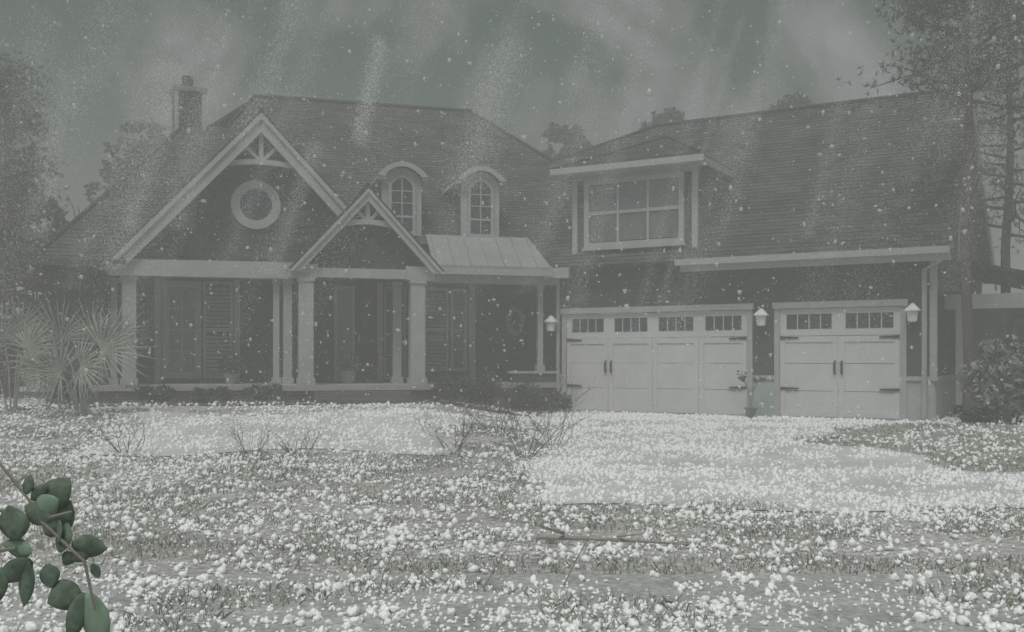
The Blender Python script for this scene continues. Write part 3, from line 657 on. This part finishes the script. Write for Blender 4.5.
broad_tree(-14.6, 28.5, 6.6, 2.2, .6, 9000, 'lower bushy tree behind the feathery conifer at the left edge', leaf=.12)

# ------------------------------------------------------------------ palmetto, shrubs
def palmetto(x, y, fronds, label):
    z0 = H1(x, y); t = thing('palmetto', (x, y, z0), label, 'plant'); base = Vector((x, y, z0))
    for (dx, dy, h, dirx, dirz, rr) in fronds:
        b = B(); hub = base + Vector((dx, dy, h)); b.tube([base + Vector((dx * .1, dy * .1, -.05)), base + Vector((dx * .45, dy * .5, h * .62)), hub], [.02, .016, .012], 5)
        ax = Vector((dirx, random.uniform(-.35, .1), dirz)).normalized(); side = ax.cross(Vector((random.uniform(-.25, .25), 1, random.uniform(-.25, .25)))).normalized(); nn = ax.cross(side)
        for k in range(22):
            a = R(-115 + 230 * k / 21 + random.uniform(-3, 3)); d = (ax * math.cos(a) + side * math.sin(a)).normalized(); L = rr * random.uniform(.8, 1.05) * (1 - .25 * abs(a) / 2)
            w = d.cross(nn).normalized() * .021; m_ = hub + d * L * .5 + nn * .03; tip = hub + d * L + Vector((0, 0, -.1 * L * random.random()))
            b.add([hub - w * .3, hub + w * .3, m_ + w, m_ - w, tip, m_ + nn * .008], [(0, 1, 2, 5), (0, 5, 3), (3, 5, 4), (5, 2, 4)], raw=True)
        b.build('frond', 'palm', t)
fr1 = [(.35, 0, 1.22, 1, .15, .85), (.1, .3, 1.45, .5, .8, .7), (-.4, .1, 1.4, -.3, .9, .75), (-.6, 0, 1.0, -.9, .3, .8), (.1, -.3, .9, .7, -.1, .65), (-.2, -.4, .8, -.5, .2, .7), (.55, .2, 1.5, .8, .6, .6)]
palmetto(-8.35, 19.4, [(a * 1.12, b, c * 1.05, d, e, f_ * 1.4) for a, b, c, d, e, f_ in fr1], 'grey green fan palmetto spreading before the left end of the porch')
fr2 = [(.3, 0, 1.3, .6, .7, .8), (-.2, .1, 1.5, 0, 1, .8), (.4, -.2, .9, .8, .1, .7), (-.5, 0, 1.1, -.7, .5, .8), (.1, .2, 1.7, .2, 1, .7)]
palmetto(-9.6, 19.2, fr2, 'second fan palmetto cut off by the left edge of the picture')

def shrub(x, y, w, h, n, label, m='leafm', leaf=.045, name='shrub', group=None, dp=None):
    z0 = H1(x, y); t = thing(name, (x, y, z0), label, 'shrub', group); b = B(); tips = []
    for k in range(7):
        a = 2 * math.pi * k / 7 + random.random() * .6; branch_mesh(b, (x + .04 * math.cos(a), y + .04 * math.sin(a), z0 - .03), (math.cos(a) * w, math.sin(a) * w * .7, h * 1.2), h * .75, .014, 1, tips, .3, 4)
    b.build('stem', 'twig', t)
    cs = []; rs = []
    for k in range(16):
        a = rng.random() * 6.28; q = rng.random() ** .5 * w * .75; cs.append((x + q * math.cos(a), y + q * math.sin(a) * (dp or .7), z0 + h * (.3 + .55 * rng.random()) * (1 - .25 * q / w))); s_ = h * rng.uniform(.14, .27); rs.append((s_ * 1.3, s_, s_))
    V, T = leaf_cloud(cs, rs, n, leaf); np_mesh('foliage', V, T, m, t)
for u, v, w, h, lb in [(-11.3, -1.0, .6, .75, 'low dark shrub under the far left porch corner'), (-9.6, -.9, .5, .5, 'low dark shrub just right of the left porch column'), (-8.5, -.8, .55, .42, 'low dark shrub below the porch window and shutter'),
                       (-7.3, -.9, .5, .5, 'low dark shrub left of the porch steps'), (-3.0, -1.3, .6, .75, 'dark shrub right of the entry columns'), (-2.1, -1.1, .65, .95, 'tallest dark shrub below the right porch window'),
                       (-1.2, -.9, .6, .85, 'dark shrub below the oval wreath'), (-.4, -.8, .45, .6, 'small dark shrub at the slender porch post')]:
    q = M(u, v, 0); shrub(q.x, q.y, w, h, 1500, lb, group='foundation shrubs along the porch')
shrub(9.3, 18.6, 1.0, 1.9, 5000, 'big pale tipped bush at the right edge below the side porch', 'leafp', .085)
shrub(10.4, 19.5, .9, 1.3, 2600, 'lower rounded bush cut off by the right edge', 'leafm', .06)
shrub(8.5, 18.2, .5, .5, 1200, 'small low shrub at the foot of the pine trunk', 'leafm', .05)
def bare_shrub(x, y, h, label, nb=9):
    z0 = H1(x, y); t = B(); tips = []
    for k in range(nb):
        a = random.random() * 6.28; branch_mesh(t, (x + .1 * math.cos(a), y + .1 * math.sin(a), z0 - .03), (.75 * math.cos(a), .6 * math.sin(a), 1), h * random.uniform(.35, .75), .007, 2, tips, .34, 4)
    o = t.build('bare_shrub', 'twig'); tag(o, label, 'shrub', 'bare twiggy shrubs on the lawn')
for x, y, h, lb in [(-.95, 15.9, 1.35, 'bare twiggy shrub at the right end of the pale walk'), (.2, 15.2, 1.6, 'taller bare twiggy shrub in the middle of the lawn'), (.65, 16.2, 1.3, 'bare twiggy shrub nearest the driveway edge'),
                    (-3.85, 14.9, .8, 'bare twiggy shrub before the middle of the pale walk'), (-3.2, 15.0, .7, 'smaller bare shrub right beside another before the pale walk'), (-6.0, 15.6, .9, 'bare twiggy shrub at the left end of the pale walk'), (-.2, 17.6, 1.5, 'bare twiggy shrub close to the house before the right porch')]:
    bare_shrub(x, y, h, lb)

# fallen branch and dead stalks near the camera
z = lambda x, y: H1(x, y)
b = B(); b.tube([(.22, 8.75, z(.22, 8.75) + .05), (.6, 8.6, z(.6, 8.6) + .07), (1.0, 8.55, z(1, 8.55) + .06), (1.5, 8.5, z(1.5, 8.5) + .04)], [.022, .02, .015, .007], 7)
b.tube([(.45, 8.65, .1), (.3, 8.5, .17), (.22, 8.45, .2)], [.016, .012, .006], 5); b.tube([(.9, 8.56, .09), (1.1, 8.4, .14)], [.012, .005], 5)
tag(b.build('fallen_branch', 'barkpale'), 'fallen bare branch lying on the hail strewn lawn', 'branch')
for P, lb in [(((-.19, 7.0, .02), (-.1, 7.2, .14), (.02, 7.5, .27)), 'leaning dead stalk near the middle of the path edge'), (((.36, 7.0, .02), (.47, 7.25, .16), (.62, 7.6, .32)), 'leaning dead stalk right of the middle of the path edge'), (((-.62, 6.95, .02), (-.7, 7.15, .11), (-.82, 7.4, .22)), 'short dead stalk leaning left at the path edge'), (((-.9, 6.7, .02), (-.88, 6.9, .15), (-.8, 7.2, .3)), 'leftmost thin dead stalk at the path edge')]:
    b = B(); b.tube(P, [.005, .0045, .0025], 5); tag(b.build('dead_stalk', 'stemf'), lb, 'stalk', 'dead stalks at the path edge')

# ------------------------------------------------------------------ leafy shrub reaching into the picture at lower left
fs = thing('leafy_shrub', (-1.75, 2.75, 0), 'dark green broad leaved branch reaching in at the lower left', 'shrub')
st = B(); st.tube([(-1.75, 2.75, -.05), (-1.72, 2.7, .6), (-1.6, 2.6, 1.1), (-1.42, 2.52, 1.38)], [.018, .014, .01, .006], 7)
st.tube([(-1.6, 2.6, 1.1), (-1.4, 2.55, 1.24), (-1.18, 2.5, 1.2), (-1.06, 2.48, 1.1), (-1.03, 2.47, .98)], [.008, .006, .005, .004, .003], 6)
st.tube([(-1.42, 2.52, 1.38), (-1.28, 2.5, 1.34), (-1.2, 2.5, 1.24)], [.005, .004, .003], 6); st.tube([(-1.18, 2.5, 1.2), (-1.1, 2.5, 1.22)], [.006, .004], 5)
st.tube([(-1.6, 2.6, 1.1), (-1.38, 2.55, 1.1), (-1.24, 2.5, 1.13)], [.01, .008, .004], 6); st.build('stem', 'stemf', fs)
def leaf(px, py, L, w, ang, tilt, m='leaff', Y=2.5):
    """one broad leaf: base at (px, py) in the leaf plane, ang = direction of the midrib"""
    b = B(); base = Vector((px, Y, py)); d = Vector((math.cos(R(ang)), random.uniform(-.25, .25), math.sin(R(ang)))).normalized(); s_ = d.cross(Vector((math.sin(R(tilt)), math.cos(R(tilt)), .1))).normalized(); nn = s_.cross(d)
    n = 9; vs = []
    for i in range(n + 1):
        t = i / n; ww = w * (math.sin(math.pi * min(1, t * .97 + .03)) ** .75) * (1 - .25 * t); c = base + d * L * t + nn * (.1 * L * t * t - .02 * L)
        vs += [c - s_ * ww + nn * .22 * ww, c - s_ * ww * .5 + nn * .07 * ww, c - nn * .05 * ww, c + s_ * ww * .5 + nn * .07 * ww, c + s_ * ww + nn * .22 * ww]
    fs_ = [(5 * i + j, 5 * i + j + 1, 5 * i + j + 6, 5 * i + j + 5) for i in range(n) for j in range(4)]
    b.add(vs, fs_, raw=True); o = b.build('leaf', m, fs, True)
    md = o.modifiers.new('thick', 'SOLIDIFY'); md.thickness = .0012
for a in [(-1.215, 1.265, .05, .02, 80, 20), (-1.2, 1.25, .055, .02, 45, -10), (-1.18, 1.23, .1, .045, 48, 15), (-1.24, 1.15, .09, .05, 100, 10), (-1.16, 1.16, .1, .042, 60, -20), (-1.13, 1.12, .08, .035, 85, 30), (-1.2, 1.12, .09, .03, 170, 15, 'leafl'), (-1.15, 1.2, .075, .036, 150, -15), (-1.1, 1.1, .06, .026, 40, 20), (-1.19, 1.22, .07, .034, 30, 5, 'leafl'),
          (-1.2, 1.1, .1, .034, 215, -20), (-1.27, 1.08, .11, .03, 250, 10), (-1.21, 1.1, .12, .032, 262, 25), (-1.16, 1.09, .06, .03, 280, 0), (-1.1, 1.14, .09, .034, -8, 25), (-1.1, 1.12, .045, .02, 235, 0),
          (-1.08, 1.03, .085, .045, 205, 15), (-1.07, 1.02, .13, .028, 255, -15), (-1.06, 1.02, .15, .046, 283, 10, 'leafl'), (-1.05, 1.09, .04, .016, 300, 10), (-1.13, 1.2, .06, .018, 265, 40), (-1.33, 1.2, .09, .04, 120, 0), (-1.3, 1.16, .08, .04, 190, 0)]:
    leaf(*a)

# ------------------------------------------------------------------ hail
def ico(sub):
    import bmesh
    bm = bmesh.new(); bmesh.ops.create_icosphere(bm, subdivisions=sub, radius=1); V = np.array([v.co[:] for v in bm.verts]); T = np.array([[v.index for v in f.verts] for f in bm.faces]); bm.free(); return V, T
def stones(P, r, sub, name, m):
    V0, T0 = ico(sub); n = len(P); sq = rng.uniform(.6, 1.3, (n, 1, 3)); lump = 1 + .24 * rng.normal(size=(n, len(V0), 1)).clip(-1.5, 1.5)
    V = P[:, None, :] + V0[None] * sq * lump * r[:, None, None]; T = (T0[None] + (np.arange(n) * len(V0))[:, None, None]).reshape(-1, 3)
    return np_mesh(name, V.reshape(-1, 3), T, m, smooth=True)
def in_quad(X, Y, q):
    ok = np.ones(len(X), bool)
    for i in range(4):
        a, b_ = q[i], q[(i + 1) % 4]; ok &= ((b_[0] - a[0]) * (Y - a[1]) - (b_[1] - a[1]) * (X - a[0])) <= 0
    return ok
DRV = [dq[0], dq[1], (9.5, 10.2), (.1, 11.2)]; WALK = [(-7.6, 19.6), (-.9, 20.6), (-1.0, 15.4), (-6.8, 15)]
def vnoise(X, Y, f, s=0):
    return np.array([mnoise.noise((x * f + s, y * f * 1.6, s)) for x, y in zip(X, Y)])
def cover(X, Y):
    X0, Y0 = X, Y; w_ = vnoise(X, Y, .7, 8) * 2.0 + rng.normal(size=len(X)) * .4; X = X + w_; Y = Y + 2.2 * vnoise(X, Y, .6, 13) + rng.normal(size=len(X)) * .6      # ragged, thinning edges
    c = np.full(len(X), .5); c[in_quad(X, Y, DRV)] = 1.0; c[in_quad(X, Y, WALK)] = 1.05
    rgt = (X > .1 * Y) & (Y > 9.9); c[rgt] = np.maximum(c[rgt], .85); c[in_bed(X0, Y0)] = .42
    dark = (X > .12 * Y) & (Y > 7.4) & (Y < 9.6); c[dark] = .3; c[(Y > 21) & (X < .2)] = .08
    return c
def scatter(n, y0, y1, spread):
    # cluster parents, then children round them; only ground the picture can see
    Y = np.sqrt(rng.uniform(y0 ** 2, y1 ** 2, n)); X = rng.uniform(-.56, .56, n) * Y
    k = rng.integers(1, 6, n); X = np.repeat(X, k) + rng.normal(size=k.sum()) * spread; Y = np.repeat(Y, k) + rng.normal(size=k.sum()) * spread * 1.3
    nz_ = vnoise(X, Y, .55) * .5 + vnoise(X, Y, 1.7, 3) * .35; keep = rng.random(len(X)) < np.clip(cover(X, Y) * (.58 + 1.75 * nz_), 0.02, 1)
    ok = keep & (Y > y0) & (Y < y1)
    # not inside the house
    for fr, hw in ((G, (-.3, 8.8)), (M, (-12, .3))):
        o = fr(0, 0, 0); uu = fr(1, 0, 0) - o; vv = fr(0, 1, 0) - o; a = (X - o.x) * uu.x + (Y - o.y) * uu.y; b_ = (X - o.x) * vv.x + (Y - o.y) * vv.y
        ok &= ~((a > hw[0]) & (a < hw[1]) & (b_ > -.08))
    return X[ok], Y[ok]
X, Y = scatter(24000, 7.42, 25, .09)
r = (.012 + .026 * rng.random(len(X)) ** 1.6) * (1 + .006 * Y); P = np.stack([X, Y, hgt(X, Y) + .012 + .035 * in_bed(X, Y) + r * .25], -1)
tag(stones(P, r, 1, 'hail', 'hail'), 'white hailstones strewn over the lawn and driveway', 'hail', kind='stuff')
X, Y = scatter(3400, 4.9, 7.3, .06); r = rng.uniform(.008, .02, len(X)); P = np.stack([X, Y, hgt(X, Y) + .02 + r * .5], -1)
tag(stones(P, r, 1, 'small_hail', 'hail'), 'small hail pellets on the pale near path', 'hail', kind='stuff')
X, Y = scatter(11000, 7.4, 15, .12); r = rng.uniform(.006, .013, len(X)); P = np.stack([X, Y, hgt(X, Y) + .01 + r * .5], -1)
tag(stones(P, r, 1, 'small_hail', 'hail'), 'small hail pellets between the larger stones on the lawn', 'hail', kind='stuff')
# the 300 largest stones, on the near path, one by one
protos = []
V0, T0 = ico(3)
for k in range(7):
    lump = np.array([1 + .45 * mnoise.noise(tuple(v * 1.3 + k * 7)) + .16 * mnoise.noise(tuple(v * 4 + k * 3)) for v in V0]); Vv = V0 * lump[:, None] * rng.uniform(.82, 1.08, (1, 3))
    me = bpy.data.meshes.new('hailstone'); me.from_pydata(Vv.tolist(), [], T0.tolist()); me.polygons.foreach_set('use_smooth', [True] * len(T0)); me.materials.append(MT['hail']); protos.append(me)
cnt = 0
while cnt < 300:
    y = math.sqrt(random.uniform(5.7 ** 2, 7.28 ** 2)); x = random.uniform(-.53, .53) * y
    for k in range(random.randint(1, 4)):
        xx, yy = x + random.gauss(0, .07), min(7.3, y + random.gauss(0, .09)); rr = .021 + .017 * random.random() ** 1.5
        if mnoise.noise((xx * .8, yy, 5)) < -.18: continue
        o = bpy.data.objects.new('hailstone', random.choice(protos)); col.objects.link(o); o.location = (xx, yy, H1(xx, yy) + .02 + rr * .6); o.scale = (rr, rr, rr * .85); o.rotation_euler = (random.random() * 6, random.random() * 6, random.random() * 6)
        tag(o, 'large white hailstone lying on the pale near path', 'hailstone', 'large hailstones on the near path'); cnt += 1
        if cnt >= 300: break
# hail still falling through the air, driven by the wind
n = 7500; Y = 10 + 15 * rng.random(n) ** .8; X = rng.uniform(-.62, .62, n) * Y; Z = rng.uniform(.3, 10.5, n); r = .007 + .024 * rng.random(n) ** 2.8
ok = np.ones(n, bool)
for fr, hw in ((G, (-2, 9.3)), (M, (-12.3, 1))):
    o = fr(0, 0, 0); uu = fr(1, 0, 0) - o; vv = fr(0, 1, 0) - o; ok &= ~(((X - o.x) * vv.x + (Y - o.y) * vv.y > -1.3) & ((X - o.x) * uu.x + (Y - o.y) * uu.y > hw[0]) & ((X - o.x) * uu.x + (Y - o.y) * uu.y < hw[1]))
P = np.stack([X, Y, Z], -1)[ok]; tag(stones(P, r[ok], 1, 'falling_hail', 'fallice'), 'white hail falling through the grey air', 'hail', kind='stuff')
# fine sleet, thicker where gusts drive it down in slanting sheets
n_sheet = 48; PP = []
for k in range(n_sheet):
    y0 = random.uniform(10, 20.5); x0 = random.uniform(-.66, .55) * y0; m_ = int(random.uniform(3500, 11500)); t = rng.random(m_); w_ = random.choice((.05, .07, .1, .16, .3)); top = random.uniform(5, 10); bot = random.uniform(.4, 4.5)
    zz = bot + (top - bot) * t; sl = random.uniform(.22, .42); PP.append(np.stack([x0 + (zz - bot) * sl + rng.normal(size=m_) * w_, y0 + rng.normal(size=m_) * .25, zz], -1))
P = np.concatenate(PP + [np.stack([rng.uniform(-.6, .6, 30000) * 12, rng.uniform(6, 19, 30000), rng.uniform(.3, 10, 30000)], -1)])
V0 = np.array([(1, 0, -.7), (-.5, .87, -.7), (-.5, -.87, -.7), (.25, 0, 1.6)]); T0 = np.array([(0, 2, 1), (0, 1, 3), (1, 2, 3), (2, 0, 3)]); r = rng.uniform(.0016, .0036, len(P))
V = P[:, None] + V0[None] * r[:, None, None]; T = (T0[None] + (np.arange(len(P)) * 4)[:, None, None]).reshape(-1, 3)
tag(np_mesh('sleet', V.reshape(-1, 3), T, 'hail'), 'fine slanting sleet driven through the air before the house', 'sleet', kind='stuff')

# ------------------------------------------------------------------ grass
def grass(n, y0, y1, hmin, hmax, m, name, label, thr, seed):
    Y = np.sqrt(rng.uniform(y0 ** 2, y1 ** 2, n)); X = rng.uniform(-.57, .57, n) * Y; k = vnoise(X, Y, .7, seed) > thr; k &= ~(in_quad(X, Y, DRV) & ~in_bed(X, Y)) & ~in_quad(X, Y, WALK) & (Y < 20.5)
    if name == 'mound_grass': k &= in_bed(X, Y)
    X, Y = X[k], Y[k]; n = len(X)
    a = rng.random(n) * 6.28; h = rng.uniform(hmin, hmax, n); w = .0035 + .0004 * Y; Z = hgt(X, Y) + .035 * in_bed(X, Y); lx, ly = rng.normal(size=n) * .5 * h, rng.normal(size=n) * .5 * h
    c, s = np.cos(a) * w, np.sin(a) * w
    V = np.stack([np.stack([X - c, Y - s, Z], -1), np.stack([X + c, Y + s, Z], -1), np.stack([X + lx * .4 + c * .7, Y + ly * .4 + s * .7, Z + h * .6], -1), np.stack([X + lx, Y + ly, Z + h], -1)], 1).reshape(-1, 3)
    i = np.arange(n)[:, None] * 4; T = np.concatenate([i + np.array([0, 1, 2]), i + np.array([0, 2, 3])]); tag(np_mesh(name, V, T, m), label, 'grass', kind='stuff')
grass(45000, 7.4, 20, .02, .07, 'grass', 'grass', 'dull green grass between the hailstones on the lawn', -.05, 2)
grass(40000, 7.4, 19, .02, .07, 'drygrass', 'dry_grass', 'dry pale grass between the hailstones on the lawn', -.05, 9)
grass(9000, 11.8, 19.3, .02, .06, 'drygrass', 'mound_grass', 'dull grass on the low mound right of the driveway', -.3, 21)
grass(9000, 4.8, 7.3, .03, .09, 'grass', 'verge_grass', 'green grass tufts growing through the near path', .22, 4)

# ------------------------------------------------------------------ the air: mist and spray of the storm
hm = bpy.data.materials.new('storm_mist'); hm.use_nodes = True; t = hm.node_tree; t.nodes.remove(t.nodes['Principled BSDF'])
pv = t.nodes.new('ShaderNodeVolumePrincipled'); pv.inputs['Color'].default_value = (.69, .695, .698, 1); pv.inputs['Density'].default_value = HAZE; pv.inputs['Anisotropy'].default_value = .1
t.links.new(pv.outputs[0], t.nodes['Material Output'].inputs['Volume'])
MT['haze'] = hm
hz = B().box(-330, 330, -330, 330, -1.2, 12.4).build('haze', 'haze'); tag(hz, 'grey storm mist filling the air', 'mist', kind='stuff')
